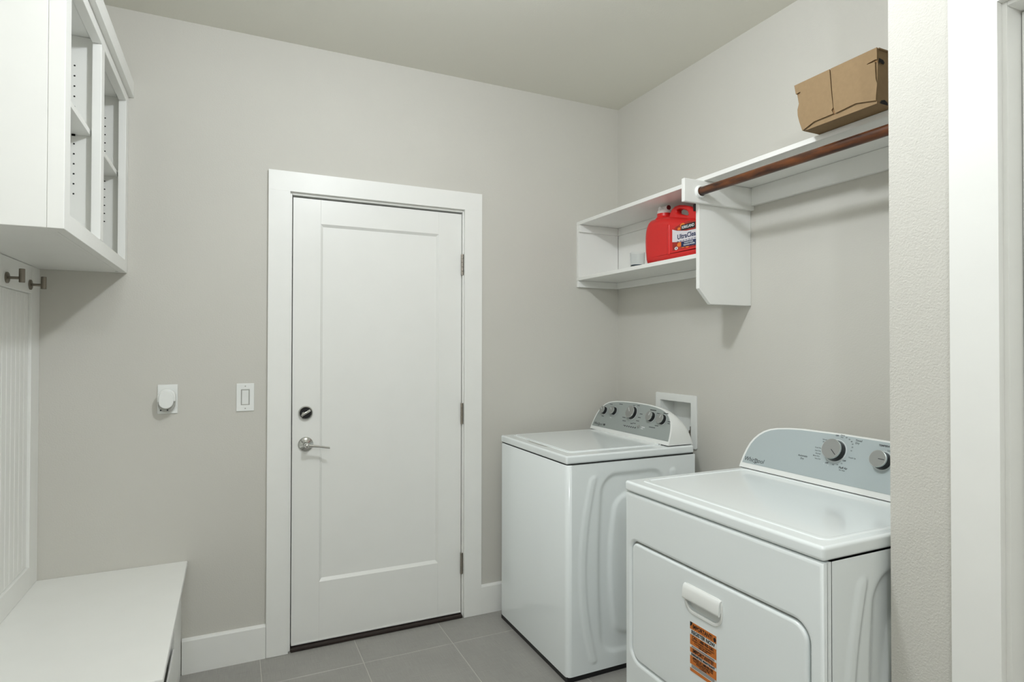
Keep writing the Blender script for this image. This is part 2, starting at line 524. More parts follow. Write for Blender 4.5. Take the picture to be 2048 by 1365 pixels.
# ---- drinking cup sized clear cap on the lower shelf
cp = thing('measuring_cup', 'small clear plastic measuring cup on the lower shelf', 'cup', (-.215, -.47, 1.7595))
c0 = Vector((-.215, -.468, 1.7595))
MB().lathe([(.030, .0), (.034, .002), (.0365, .075), (.0350, .075), (.0325, .010), (.0, .008)], c0, (0, 0, 1), 36, caps=False).build('cup_wall', CLEAR, cp, smooth=50)
MB().lathe([(.0, .0085), (.0318, .0105), (.0320, .015), (.0, .015)], c0, (0, 0, 1), 32, caps=False).build('liquid', BLUEM, cp, smooth=50)

# ---- detergent jug
jg = thing('detergent_jug', 'big red laundry detergent jug with white tap cap on the lower shelf', 'jug', (-.16, -.70, 1.7595))
M_J = Matrix(((0, 0, -1, -.155), (-1, 0, 0, 0), (0, 1, 0, 0), (0, 0, 0, 1)))   # local x -> -y, y -> z, z -> -x
body = [(.525, 1.760), (.512, 1.790), (.506, 1.836), (.504, 1.880), (.505, 1.905), (.509, 1.934), (.517, 1.958), (.530, 1.980), (.545, 1.992), (.556, 2.000), (.562, 2.006),
        (.640, 2.000), (.700, 1.988), (.760, 1.975), (.815, 1.955), (.860, 1.930), (.885, 1.90), (.893, 1.86), (.893, 1.80), (.885, 1.772), (.872, 1.760)]
hnd = [(.645, 1.965), (.655, 1.995), (.668, 2.012), (.690, 2.0225), (.720, 2.0225), (.755, 2.014), (.790, 2.000), (.820, 1.980), (.840, 1.955), (.840, 1.930), (.645, 1.950)]
hole = [(.702, 2.000), (.715, 2.0035), (.735, 2.000), (.760, 1.990), (.774, 1.981), (.780, 1.970), (.778, 1.963), (.765, 1.966), (.738, 1.974), (.712, 1.984), (.702, 1.991)]
mb = MB()
bd = [(x, min(z, 1.972 if x > .62 else 2.01) - (0.012 if .62 < x < .80 else 0)) for x, z in body]
bd = [(.525, 1.760), (.512, 1.790), (.506, 1.836), (.504, 1.880), (.505, 1.905), (.509, 1.934), (.517, 1.955), (.532, 1.975), (.550, 1.985), (.640, 1.983), (.690, 1.972), (.740, 1.958), (.800, 1.944), (.880, 1.925), (.920, 1.895), (.935, 1.86), (.935, 1.80), (.927, 1.772), (.912, 1.760)]
mb.flat([bd], M_J, .020, .038, 6)
mb.flat([hnd, hole], M_J, .010, .009, 4)
mb.lathe([(.046, -.03), (.044, .0), (.038, .008), (.0345, .012), (.0345, .026)], (-.155, -.598, 1.980), (0, 0, 1), 32)
mb.build('jug_body', RED, jg, smooth=40)
# ridge that frames the label
mb = MB()
mb.flat([rrect(.688, 1.790, .706, 1.935, .0085, 5)], M_J @ Matrix.Translation((0, 0, .050)), .004, .008, 3)
mb.build('grip_ridge', RED, jg, smooth=60)
cap = MB().lathe([(.032, 0), (.033, .002), (.033, .013), (.030, .016), (.030, .016)], (-.155, -.598, 2.0065), (0, 0, 1), 28).build('cap', PLAST, jg, smooth=40)
mb = MB()
mb.cyl((-.155, -.574, 2.031), (-.155, -.626, 2.031), .0125, 20, .002)
mb.cyl((-.150, -.598, 2.022), (-.186, -.598, 2.030), .009, 16, .001)
mb.cyl((-.155, -.598, 2.020), (-.155, -.598, 2.033), .014, 20)
mb.build('tap', PLAST, cap, smooth=40)
MB().cyl((-.155, -.6265, 2.031), (-.155, -.631, 2.031), .0110, 20).build('tap_button', mat('dark_red_plastic', (.16, .01, .012), .35), cap)
MB().lathe([(.020, 0), (.020, .03), (.018, .033)], (-.155, -.822, 1.972), (0, 0, 1), 24).build('vent_cap', BLACK, jg, smooth=40)
# label
ML = Matrix(((0, 0, -1, -.2134), (-1, 0, 0, -.056), (0, 1, 0, .007), (0, 0, 0, 1)))
def lab(poly, z):
    return MB().prism(poly, ML @ Matrix.Translation((0, 0, z)), .0003)
lb = lab([(.668, 1.800), (.860, 1.800), (.870, 1.815), (.870, 1.895), (.855, 1.905), (.77, 1.917), (.715, 1.912), (.685, 1.903), (.668, 1.890)], 0).build('label', REDL, jg)
mb = MB()
for (cx, cz, r) in ((.712, 1.893, .008), (.735, 1.905, .012), (.715, 1.822, .012), (.738, 1.812, .010), (.765, 1.808, .009), (.80, 1.815, .012), (.83, 1.806, .008), (.78, 1.893, .010), (.83, 1.895, .009)):
    mb.prism([(cx + r * math.cos(a * .524) * (1.3), cz + r * .8 * math.sin(a * .524)) for a in range(12)], ML @ Matrix.Translation((0, 0, .0004)), .0002)
mb.build('label_glow', ORL, lb, stuff=True)
lab([(.668, 1.897), (.70, 1.886), (.76, 1.876), (.872, 1.872), (.872, 1.829), (.77, 1.831), (.71, 1.834), (.668, 1.840)], .0008).build('label_band', LILAC, lb)
lab([(.727, 1.882), (.815, 1.882), (.815, 1.906), (.727, 1.906)], .0012).build('label_plate', BLACK, lb)
lab([(.727, 1.808), (.830, 1.806), (.830, 1.8315), (.727, 1.8315)], .0012).build('label_plate', NAVY, lb)
mb = MB()
mb.text('KIRKLAND', .0170, ML @ Matrix.Translation((.771, 1.894, .0016)), bold=.0004, xs=.95)
mb.text('TOUGH STAIN', .0085, ML @ Matrix.Translation((.774, 1.8245, .0016)), bold=.0002)
mb.text('FIGHTING POWER', .0085, ML @ Matrix.Translation((.778, 1.8150, .0016)), bold=.0002)
mb.prism([(.694 + .011 * math.cos(a * .393), 1.808 + .007 * math.sin(a * .393)) for a in range(16)], ML @ Matrix.Translation((0, 0, .0007)), .0003)
mb.build('label_lettering', PAPER, lb, stuff=True)
mb = MB()
mb.text('UltraClean', .0300, ML @ Matrix.Translation((.768, 1.8555, .0016)), bold=.0007)
for q in range(9):
    mb.prism([(.70 + q * .018, 1.8355), (.713 + q * .018, 1.8350), (.713 + q * .018, 1.8375), (.70 + q * .018, 1.8380)], ML @ Matrix.Translation((0, 0, .0012)), .0002)
mb.text('HE', .008, ML @ Matrix.Translation((.694, 1.808, .0012)), bold=.0003)
mb.build('label_lettering', NAVY, lb, stuff=True)

# ---- cardboard box on the top shelf
cb = thing('cardboard_box', 'brown corrugated cardboard box overhanging the top shelf', 'box', (-.22, -1.63, 2.0695))
ZB = 2.0700
XF, XK = -.347, -.095        # front face and back
FT = [(-1.487, 2.2290), (-1.7640, 2.2290)]
t = .004
mb = MB()
# shell: tapered tray (front, back, left end, right end, bottom)
def quadplate(a, b, c, d, nrm, th):
    nrm = Vector(nrm).normalized() * th
    P = [Vector(v) for v in (a, b, c, d)]
    Q = [v + nrm for v in P]
    return P + Q, [(0, 1, 2, 3), (7, 6, 5, 4), (0, 4, 5, 1), (1, 5, 6, 2), (2, 6, 7, 3), (3, 7, 4, 0)]
yl_t, yl_b, yr_t, yr_b = -1.488, -1.518, -1.766, -1.760
mb = MB(); mb.add(*quadplate((XF + .002, yl_b, ZB), (XF + .002, yr_b, ZB), (XK, yr_b, ZB), (XK, yl_b, ZB), (0, 0, 1), t))
mb.build('bottom', CARD, cb)
mb = MB(); mb.add(*quadplate((XF + .001, yl_b - .002, ZB + t), (XK, yl_b - .002, ZB + t), (XK, yl_t - .004, 2.2285), (XF + .001, yl_t - .004, 2.2285), (0, -1, 0), t))
mb.build('end_panel', CARD, cb)
mb = MB(); mb.add(*quadplate((XF + .001, yr_b + .002, ZB + t), (XK, yr_b + .002, ZB + t), (XK, yr_t + .004, 2.2285), (XF + .001, yr_t + .004, 2.2285), (0, 1, 0), t))
mb.build('end_panel', CARD, cb)
mb = MB(); mb.add(*quadplate((XK, yl_b, ZB), (XK, yr_b, ZB), (XK, yr_t, 2.2285), (XK, yl_t, 2.2285), (-1, 0, 0), t))
mb.build('back_panel', CARD, cb)
mb = MB(); mb.add(*quadplate((XF, yl_t, 2.2290), (XF, yr_t, 2.2290), (XK, yr_t, 2.2290), (XK, yl_t, 2.2290), (0, 0, -1), t))
mb.build('lid', CARD, cb)
# front: inner liner plus the two outer flaps with their cut edges
M_F = Matrix(((0, 0, -1, XF), (-1, 0, 0, 0), (0, 1, 0, 0), (0, 0, 0, 1)))
mb = MB(); mb.prism([(1.518, ZB), (1.760, ZB), (1.764, 2.228), (1.489, 2.228)], M_F @ Matrix.Translation((0, 0, -.001)), .003)
mb.build('front_liner', CARD, cb)
left = [(1.488, 2.2285), (1.6150, 2.2290), (1.6225, 2.140), (1.6265, 2.106), (1.6215, 2.100), (1.6240, 2.0935), (1.6275, 2.0875), (1.560, 2.0860), (1.518, 2.0705),
        (1.507, 2.102), (1.501, 2.125), (1.500, 2.145), (1.506, 2.165), (1.503, 2.190), (1.511, 2.196), (1.511, 2.200), (1.494, 2.198)]
right = [(1.6185, 2.2290), (1.7640, 2.2290), (1.7645, 2.194), (1.758, 2.196), (1.735, 2.193), (1.7345, 2.1915), (1.758, 2.190), (1.7600, 2.140), (1.7645, 2.125), (1.7600, 2.0780), (1.700, 2.0920), (1.634, 2.0860), (1.6285, 2.1050), (1.6255, 2.140)]
MB().prism(left, M_F @ Matrix.Translation((0, 0, .0045)), .0035).build('flap', CARD, cb)
MB().prism(right, M_F @ Matrix.Translation((0, 0, .0045)), .0035).build('flap', CARD, cb)
MB().prism([(1.493, 2.201), (1.511, 2.201), (1.511, 2.193), (1.504, 2.188), (1.496, 2.195)], M_F @ Matrix.Translation((0, 0, .0025)), .0004).build('slot', CARDIN, cb)
MB().prism([(1.732, 2.197), (1.7625, 2.199), (1.7620, 2.188), (1.732, 2.189)], M_F @ Matrix.Translation((0, 0, .0025)), .0004).build('slot', CARDIN, cb)
MB().prism([(1.613, 2.228), (1.620, 2.228), (1.630, 2.086), (1.618, 2.086)], M_F @ Matrix.Translation((0, 0, .0022)), .0004).build('slot', CARDIN, cb)
MB().prism([(-.3465, 2.186), (-.338, 2.188), (-.328, 2.184), (-.322, 2.190), (-.328, 2.197), (-.3465, 2.199)], Matrix(((1, 0, 0, 0), (0, 0, -1, -1.7650), (0, 1, 0, 0), (0, 0, 0, 1))), .0006).build('slot', DARK, cb)
MB().prism([(-.337, 2.0725), (-.300, 2.0725), (-.302, 2.080), (-.315, 2.086), (-.330, 2.082)], Matrix(((1, 0, 0, 0), (0, 0, -1, -1.7600), (0, 1, 0, 0), (0, 0, 0, 1))), .0006).build('slot', DARK, cb)

# ================================================================== WALL BOX, SWITCH, OUTLET
vb = thing('washer_valve_box', 'white recessed plastic valve box on the wall behind the washer', 'wall box', (0, -.50, 1.0))
M_R = Matrix(((0, 0, -1, -.0045), (-1, 0, 0, 0), (0, 1, 0, 0), (0, 0, 0, 1)))
MB().flat([rrect(.349, .881, .650, 1.137, .006, 4), rrect(.385, .918, .612, 1.100, .004, 4)], M_R, .0025, .0018, 1).build('flange', PLAST, vb)
mb = MB()
D = .085
mb.box((.0008, -.6165, .9165), (D, -.6125, 1.1035)); mb.box((.0008, -.3865, .9165), (D, -.3825, 1.1035))
mb.box((.0008, -.6125, 1.0995), (D, -.3865, 1.1035)); mb.box((.0008, -.6125, .9165), (D, -.3865, .9205)); mb.box((D - .004, -.6125, .9205), (D, -.3865, 1.0995))
mb.build('recess', PLAST, vb)
for yy in (-.45, -.55):
    MB().lathe([(.011, 0), (.011, .02), (.016, .022), (.016, .035), (.010, .037), (.010, .055)], (.055, yy, .9210), (0, 0, 1), 20).build('valve', NICKEL, vb, smooth=40)

def wall_plate(name, label, cat, cx, cz, hw, hh):
    th = thing(name, label, cat, (cx, 0, cz))
    MW = Matrix(((1, 0, 0, cx), (0, 0, -1, -.0030), (0, 1, 0, cz), (0, 0, 0, 1)))
    return th, MW
sw, MW = wall_plate('light_switch', 'white rocker light switch between outlet and door casing', 'switch', -1.964, 1.149, .035, .0605)
MB().flat([rrect(-.0355, -.0605, .0355, .0605, .002, 2), rrect(-.0172, -.034, .0172, .034, .001, 1)], MW, .0006, .0022, 2).build('cover_plate', PLAST, sw)
MB().flat([rrect(-.0168, -.0336, .0168, .0336, .001, 1), rrect(-.0135, -.0305, .0135, .0305, .001, 1)], MW, .0004, .0004, 1).build('rocker_frame', GREYP, sw)
mb = MB()
mb.add([(-.0132, -.0302, .0006), (.0132, -.0302, .0006), (.0132, 0, .0025), (-.0132, 0, .0025), (-.0132, .0302, .0062), (.0132, .0302, .0062),
        (-.0132, -.0302, -.002), (.0132, -.0302, -.002), (.0132, .0302, -.002), (-.0132, .0302, -.002)],
       [(0, 1, 2, 3), (3, 2, 5, 4), (6, 7, 1, 0), (9, 4, 5, 8), (0, 3, 4, 9, 6), (1, 7, 8, 5, 2), (6, 9, 8, 7)], MW)
mb.build('rocker', PLAST, sw)
for q in (-1, 1):
    MB().cyl(MW @ Vector((0, q * .0485, .0026)), MW @ Vector((0, q * .0485, .0036)), .0028, 14).build('screw', GREYP, sw)
ol, MW = wall_plate('wall_outlet', 'white outlet cover plate under the plug-in dispenser', 'outlet', -2.2585, 1.1515, .035, .06)
MB().flat([rrect(-.0365, -.0605, .0365, .0605, .002, 2)], MW, .0006, .0022, 2).build('cover_plate', PLAST, ol)
MB().flat([rrect(-.0165, -.0335, .0165, .0335, .002, 2)], MW @ Matrix.Translation((0, 0, .0034)), .0004, .0003, 1).build('receptacle', PLAST, ol)
pg = thing('plug_in_freshener', 'white oval plug-in air freshener in the left wall outlet', 'air freshener', (-2.262, -.03, 1.148))
MP = Matrix(((1, 0, 0, -2.2600), (0, 0, -1, -.0075), (0, 1, 0, 1.150), (0, 0, 0, 1)))
def stad(hw, z0, z1, n=12):
    pts = []
    for k in range(n + 1):
        a = math.radians(180 + 180 * k / n); pts.append((hw * math.cos(a), z0 + hw + hw * math.sin(a)))
    for k in range(n + 1):
        a = math.radians(180 * k / n); pts.append((hw * math.cos(a), z1 - hw + hw * math.sin(a)))
    return pts
up = [p for p in stad(.0325, -.050, .046) if p[1] > -.006]
up = [(.0325, -.006)] + [p for p in up if p[1] > -.004] + [(-.0325, -.006)]
MB().flat([up], MP @ Matrix.Translation((0, 0, .019)), .016, .003, 2).build('upper_shell', PLAST, pg, smooth=40)
MB().flat([stad(.0305, -.050, .040)], MP @ Matrix.Translation((0, 0, .014)), .012, .002, 2).build('refill_holder', GREYP, pg, smooth=40)
MB().flat([stad(.0265, -.034, .040)], MP @ Matrix.Translation((0, 0, .036)), .010, .0035, 3).build('front_cover', PLAST, pg, smooth=40)
for q in (-.020, .004):
    MB().cyl(MP @ Vector((q, -.0415, .026)), MP @ Vector((q, -.0415, .0295)), .0032, 12).build('vent', INK, pg)

# ================================================================== APPLIANCES
TILT = math.radians(22)
VU = Vector((math.sin(TILT), 0, math.cos(TILT)))
NU = Vector((-math.cos(TILT), 0, math.sin(TILT)))

HALF = [(0, 0), (.001, .018), (.004, .045), (.010, .072), (.018, .095), (.030, .115), (.046, .133), (.066, .148), (.090, .159), (.120, .1665), (.160, .172), (.215, .1765)]
def console_outline(W):
    ctr = [(W / 2, .179)]
    return HALF + ctr + [(W - x, z) for x, z in reversed(HALF)]

def console(parent, P0, W, xb, fm):
    """P0: front bottom corner at the far end; u runs along -y"""
    P0 = Vector(P0)
    out = console_outline(W)
    def P(u, v, off=0.0):
        return P0 + Vector((0, -u, 0)) + VU * v + NU * off
    mb = MB(); rings = []
    nphi = 12
    for q in range(nphi + 1):
        ph = math.pi / 2 * q / nphi
        ring = []
        for (u, v) in out:
            p = P(u, v)
            e = -.004 if u < W / 2 else W + .004
            k = min(1.0, abs(u - e) / .11)
            u2 = u + (e - u) * math.sin(ph) * (1 - k) ** 1.0 * .55
            ring.append(Vector((p.x + (xb - p.x) * math.sin(ph), P0.y - u2, P0.z + (p.z - P0.z) * math.cos(ph) ** .8 if q < nphi else P0.z)))
        rings.append(ring)
    n = len(out)
    vs = [p for r in rings for p in r]; fs = []
    for q in range(nphi):
        for k in range(n - 1):
            fs.append((q * n + k, q * n + k + 1, (q + 1) * n + k + 1, (q + 1) * n + k))
    fs.append(tuple(range(n)))
    mb.add(vs, fs)
    c = mb.build('console', PLAST, parent, smooth=45)
    # silver fascia inset in the white rim
    M = frame(P(0, 0), (0, -1, 0), VU)
    M = M if (M.to_3x3() @ Vector((0, 0, 1))).dot(NU) > 0 else M
    inn = []
    for (u, v) in out:
        s_ = 1 - .012 / (W / 2)
        uu = W / 2 + (u - W / 2) * (1 - .009 / (W / 2))
        inn.append((uu, v * .972))
    low = .0185
    pan = [(u, max(v, low)) for u, v in inn if v > low * .9]
    f = MB()
    f.prism(pan, M @ Matrix.Translation((0, 0, .0004)), .0008)
    f.build('fascia', fm, c)
    return c, M, P

def knob(c, M, u, v, r, h, ang, face_n=40, indicator=True, ink=INK):
    z = Vector((0, 0, 1))
    Mr = M @ Matrix.Translation((u, v, .0012))
    ax = (Mr.to_3x3() @ z)
    o = Mr @ Vector((0, 0, 0))
    k = MB().lathe([(r * 1.02, 0), (r * .98, h * .78)], o, ax, face_n).build('knob', BLACK, c, smooth=40)
    MB().lathe([(r * .985, h * .78), (r * .995, h * .84), (r * .97, h * .99), (r * .93, h)], o, ax, face_n, caps=False).build('knob_rim', KNOBR, k, smooth=50)
    MB().lathe([(r * .93, h * .97), (r * .93, h), (r * .05, h)], o, ax, face_n).build('knob_face', KNOBF, k)
    MB().lathe([(r * 1.10, .0001), (r * 1.15, .0001), (r * 1.15, .0003), (r * 1.10, .0003), (r * 1.10, .0001)], o, ax, face_n, caps=False).build('dial_ring', INKW, c)
    if indicator:
        L = r * .80
        mb = MB(); mb.box((0.1 * r, -.0011, h + .0001), (L, .0011, h + .0005), M=Mr @ Matrix.Rotation(ang, 4, 'Z'))
        mb.build('indicator', ink, k)
    return k

def dashes(mb, M, items):
    for (u, v, wd, ht) in items:
        mb.box((u - wd / 2, v - ht / 2, .0012), (u + wd / 2, v + ht / 2, .0014), M=M)

def wordmark(mb, M, u, v, s):
    mb.text('Whirlpool', s, M @ Matrix.Translation((u, v, .0013)), shear=.15, xs=.95)
    for a0, a1, rx, ry, dx in ((200, 395, .62, .36, .30), (20, 130, .50, .30, .36)):
        n = 22; vs_ = []; fs_ = []
        for k in range(n + 1):
            a = math.radians(a0 + (a1 - a0) * k / n)
            wd = .035 * math.sin(math.pi * k / n) + .006
            for sgn in (-1, 1):
                vs_.append((u + s * (dx + (rx + sgn * wd) * math.cos(a)), v + s * (-.05 + (ry + sgn * wd) * math.sin(a)), .0014))
        for k in range(n):
            fs_.append((2 * k, 2 * k + 1, 2 * k + 3, 2 * k + 2))
        mb.add(vs_, fs_, M)

def smooth01(x):
    x = max(0.0, min(1.0, x)); return x * x * (3 - 2 * x)

def side_relief(x, z, xc):
    """embossing of the steel side: two curved ribs, a dished field and an inner field"""
    d = 0.0
    zz = (z - .445) / .385
    for sg in (-1, 1):
        cxx = xc + sg * (.262 - .055 * zz * zz)
        zc = max(.075, min(.815, z))
        dist = math.hypot(x - cxx, z - zc) - .0155
        d += .0042 * (1 - smooth01((dist + .005) / .010)) - 0.0
    hw = .186 - .020 * zz * zz
    def rbox(hwid, z0, z1, rad):
        qx = abs(x - xc) - hwid + rad; qz = abs(z - (z0 + z1) / 2) - (z1 - z0) / 2 + rad
        return math.hypot(max(qx, 0), max(qz, 0)) + min(max(qx, qz), 0) - rad
    da = rbox(hw, .085, .835, .075)
    d -= .0075 * (1 - smooth01((da + .016) / .024))
    zb = (z - .445) / .30
    dbx = rbox(.132 - .034 * zb * zb, .150, .745, .06)
    d += .0085 * (1 - smooth01((dbx + .016) / .024))
    return d

def relief_side(y, x0, x1, z0, z1, xc, nx=104, nz=132):
    vs = []; fs = []
    for j in range(nz + 1):
        z = z0 + (z1 - z0) * j / nz
        for i in range(nx + 1):
            x = x0 + (x1 - x0) * i / nx
            vs.append((x, y - side_relief(x, z, xc), z))
    for j in range(nz):
        for i in range(nx):
            a = j * (nx + 1) + i
            fs.append((a, a + 1, a + nx + 2, a + nx + 1))
    return vs, fs

# ---------------------------------------------------------------- washer
wm = thing('washing_machine', 'white top-load washer with five silver knobs in the corner', 'washer', (-.44, -.42, 0))
wx0, wx1, wy0, wy1 = -.780, -.110, -.752, -.085
zb, zt = .024, .8855
mb = MB()
# front with rounded vertical edges, back and far side as one wrap; the near side is the embossed sheet
R_ = .022
prof = []
for k in range(7):
    a = math.radians(180 + 90 * k / 6)
    prof.append((wx0 + R_ + R_ * math.cos(a), wy0 + R_ + R_ * math.sin(a)))
path = [(wx1, wy1), (wx0 + R_, wy1)]
for k in range(1, 7):
    a = math.radians(90 + 90 * k / 6)
    path.append((wx0 + R_ + R_ * math.cos(a), wy1 - R_ + R_ * math.sin(a)))
path += prof
vs_ = []; fs_ = []
for (x, y) in path:
    vs_ += [(x, y, zb), (x, y, zt - .004), (x + (.003 if x < wx0 + .03 else 0), y + (.003 if y < -.7 else (-.003 if y > -.12 else 0)), zt)]
for k in range(len(path) - 1):
    for q in range(2):
        fs_.append((3 * k + q, 3 * k + 3 + q, 3 * k + 4 + q, 3 * k + 1 + q))
n = len(path)
mb.add(vs_, fs_)
v2, f2 = relief_side(wy0, wx0 + R_, wx1, zb, zt, -.445)
mb.add(v2, f2)
mb.add([(wx1, wy1, zb), (wx1, wy0, zb), (wx1, wy0, zt), (wx1, wy1, zt)], [(0, 1, 2, 3)])
mb.add([(wx0 + .01, wy0 + .008, zt - .001), (wx1, wy0 + .008, zt - .001), (wx1, wy1 - .003, zt - .001), (wx0 + .01, wy1 - .003, zt - .001)], [(0, 1, 2, 3)])
mb.add([(wx0 + .01, wy0 + .02, zb + .002), (wx1, wy0 + .02, zb + .002), (wx1, wy1 - .003, zb + .002), (wx0 + .01, wy1 - .003, zb + .002)], [(3, 2, 1, 0)])
mb.build('cabinet', ENAMEL, wm, smooth=60)
box('seam', (wx0 + .008, wy0 + .011, zt - .0005), (wx1, wy1 - .006, zt + .003), DARK, wm, bev=0)
top = MB().box((wx0 + .001, wy0 + .009, .8878), (wx1 + .004, wy1 - .001, .9230), .0085, 4).build('top', ENAMEL, wm, smooth=40, wn=True)
# lid: raised pane with a finger notch and framing lip
lid = MB().flat([rrect(.130, -.716, .668, -.236, .020, 5)], Matrix(((0, 1, 0, 0), (-1, 0, 0, 0), (0, 0, 1, .9235), (0, 0, 0, 1))), .0010, .0022, 2).build('lid', ENAMEL, wm, smooth=40)
MB().flat([rrect(.116, -.730, .682, -.230, .026, 6), rrect(.1270, -.7175, .6710, -.2345, .020, 6)], Matrix(((0, 1, 0, 0), (-1, 0, 0, 0), (0, 0, 1, .9208), (0, 0, 0, 1))), .0002, .0046, 4).build('lid_lip', ENAMEL, lid, smooth=40)
mb = MB()
notch = [(.300, -.7325), (.330, -.745), (.480, -.745), (.520, -.7325)]
mb.prism(notch, Matrix(((0, 1, 0, 0), (-1, 0, 0, 0), (0, 0, 1, .9231), (0, 0, 0, 1))), .0006)
mb.build('finger_notch_shade', GREYP, lid)  # flat grey plate; its darker tone paints the shade of a hollow
box('base_shade', (wx0 + .004, wy0 + .006, .0008), (wx1 - .01, wy1 - .006, zb + .001), BLACK, wm, bev=0)  # black base block, also painting in the shade of the gap under the washer
c, M, P = console(wm, (-.240, -.079, .9265), .647, -.100, WSILVER)
sh_u = .001
box('console_seam', (-.2375, -.722, .9232), (-.104, -.083, .9270), DARK, wm, bev=0)
for (u, v, r, ang) in ((.080, .110, .0198, 2.3), (.166, .116, .0205, 2.3), (.320, .122, .0320, 2.2), (.472, .118, .0235, 1.25), (.554, .114, .0235, 1.25)):
    knob(c, M, u + sh_u, v, r, .0200, ang, 32, ink=INKW)
MB().lathe([(.0085, 0), (.0085, .002), (.007, .003)], M @ Vector((.400 + sh_u, .060, .0012)), NU, 24).build('start_button', KNOBF, c, smooth=40)
for k in range(6):
    q0 = .292 + sh_u + k * .0165
    MB().box((q0, .0475, .0012), (q0 + .0065, .0545, .0016), M=M).build('status_light', BLACK, c)
mb = MB()
wordmark(mb, M, .062, .034, .0205)
mb.box((.110, .0300, .0012), (.128, .0400, .0014), M=M)
dashes(mb, M, [(.120 + sh_u, .150, .026, .003), (.205 + sh_u, .158, .030, .003), (.350 + sh_u, .1640, .02, .003), (.316 + sh_u, .1605, .016, .003), (.47 + sh_u, .152, .045, .0045), (.565 + sh_u, .1455, .034, .004),
               (.500 + sh_u, .0685, .045, .003), (.34 + sh_u, .0685, .018, .0035), (.285 + sh_u, .052, .010, .003), (.265 + sh_u, .092, .026, .003), (.275 + sh_u, .075, .028, .003),
               (.385 + sh_u, .105, .022, .003), (.380 + sh_u, .0870, .025, .003), (.360 + sh_u, .0720, .025, .003), (.390 + sh_u, .124, .022, .003), (.605 + sh_u, .1000, .016, .003), (.603 + sh_u, .109, .018, .003),
               (.08 + sh_u, .0790, .022, .003), (.516 + sh_u, .140, .026, .003), (.52 + sh_u, .128, .022, .003), (.528 + sh_u, .080, .026, .003)])
mb.build('printed_lettering', INK, c, stuff=True)
mb = MB(); dashes(mb, M, [(.436 + sh_u, .0610, .026, .0035), (.43 + sh_u, .0530, .018, .0025), (.155 + sh_u, .078, .016, .002)])
mb.build('printed_lettering', INKW, c, stuff=True)

# ---------------------------------------------------------------- dryer
dr = thing('clothes_dryer', 'white front-load dryer with orange sticker on its door', 'dryer', (-.47, -1.567, 0))
dx0, dx1, dy0, dy1 = -.813, -.110, -1.938, -1.192
ztd = .8845
XS = -.789                                           # seam between front panel and side sheet
v2, f2 = relief_side(dy0 + .0012, XS + .0036, dx1, .03, ztd, -.470)
mb = MB(); mb.add(v2, f2)
mb.box((XS + .0022, dy1 - .004, .03), (dx1, dy1, ztd)); mb.box((dx1 - .002, dy0 + .002, .03), (dx1, dy1, ztd)); mb.box((XS + .003, dy0 + .010, .03), (dx1, dy1 - .004, .034))
mb.build('cabinet', ENAMEL, dr, smooth=60)
# front panel: sheet with the door opening and returned, rounded edges
M_D = Matrix(((0, 0, -1, 0), (-1, 0, 0, 0), (0, 1, 0, 0), (0, 0, 0, 1)))
door_o = rrect(1.2235, .339, 1.8995, .7300, (.044, .044, .044, .030), 8)
door_i = rrect(1.2290, .3445, 1.8940, .7245, (.040, .040, .040, .026), 8)
mb = MB()
fp = [(-dy1, .03), (-dy0, .03), (-dy0, ztd), (-dy1, ztd)]
mb.flat([fp, door_o], M_D @ Matrix.Translation((0, 0, .802)), .001, .0105, 4)
mb.box((-.8022, dy0, .03), (XS, dy0 + .012, ztd)); mb.box((-.8022, dy1 - .012, .03), (XS, dy1, ztd))
mb.build('front_panel', ENAMEL, dr, smooth=50)
box('door_well', (-.7985, -1.912, .325), (-.790, -1.210, .745), GREYP, dr, bev=0)
box('seam', (XS + .004, dy0 + .012, ztd - .003), (dx1, dy1 - .008, ztd + .0045), DARK, dr, bev=0)
box('seam', (-.800, dy0 + .010, ztd - .003), (XS + .004, dy1 - .010, ztd + .0045), DARK, dr, bev=0)
box('seam', (XS - .002, dy0 + .0030, .04), (XS + .004, dy0 + .010, ztd), DARK, dr, bev=0)
MB().box((dx0 - .002, dy0 - .001, .8872), (dx1 + .004, dy1 + .001, .9210), .0085, 4).build('top', ENAMEL, dr, smooth=40, wn=True)
MTOP = Matrix(((0, 1, 0, 0), (-1, 0, 0, 0), (0, 0, 1, .9170), (0, 0, 0, 1)))
MB().flat([rrect(1.218, -.774, 1.914, -.296, .028, 6), rrect(1.236, -.750, 1.896, -.316, .018, 6)], MTOP, .0002, .0062, 6).build('top_ridge', ENAMEL, dr, smooth=60)
# drop-down door with pocket handle
HY0, HY1, HZ0, HZ1 = 1.484, 1.632, .604, .682
hole = rrect(HY0 + .004, HZ0 + .003, HY1 - .004, HZ1 - .004, (.034, .034, .012, .012), 6)
dd = MB().flat([door_i, hole], M_D @ Matrix.Translation((0, 0, .804)), .002, .0072, 4).build('door', ENAMEL, dr, smooth=50)
mb = MB()
mb.flat([rrect(HY0 - .001, HZ0 - .003, HY1 + .001, HZ1 + .002, (.038, .038, .016, .016), 8), rrect(HY0 + .005, HZ0 + .008, HY1 - .005, HZ1 - .005, (.030, .030, .010, .010), 8)], M_D @ Matrix.Translation((0, 0, .8125)), .0008, .0028, 3)
mb.build('handle_bezel', PLAST, dd, smooth=50)
MB().box((-.7995, -HY1 + .004, HZ0), (-.797, -HY0 - .004, HZ1)).build('handle_pocket', PLAST, dd)
mb = MB()
lip = [(.8100, HZ1 + .0005), (.8165, HZ1), (.8205, HZ1 - .003), (.8240, HZ1 - .012), (.8262, .646), (.8258, .6415), (.8235, .6395), (.8205, .6405), (.8180, .648), (.8100, .655)]
mb.prism(lip, Matrix(((-1, 0, 0, 0), (0, 0, -1, -HY0 - .002), (0, 1, 0, 0), (0, 0, 0, 1))), HY1 - HY0 - .004)
mb.build('handle', PLAST, dd, smooth=50)
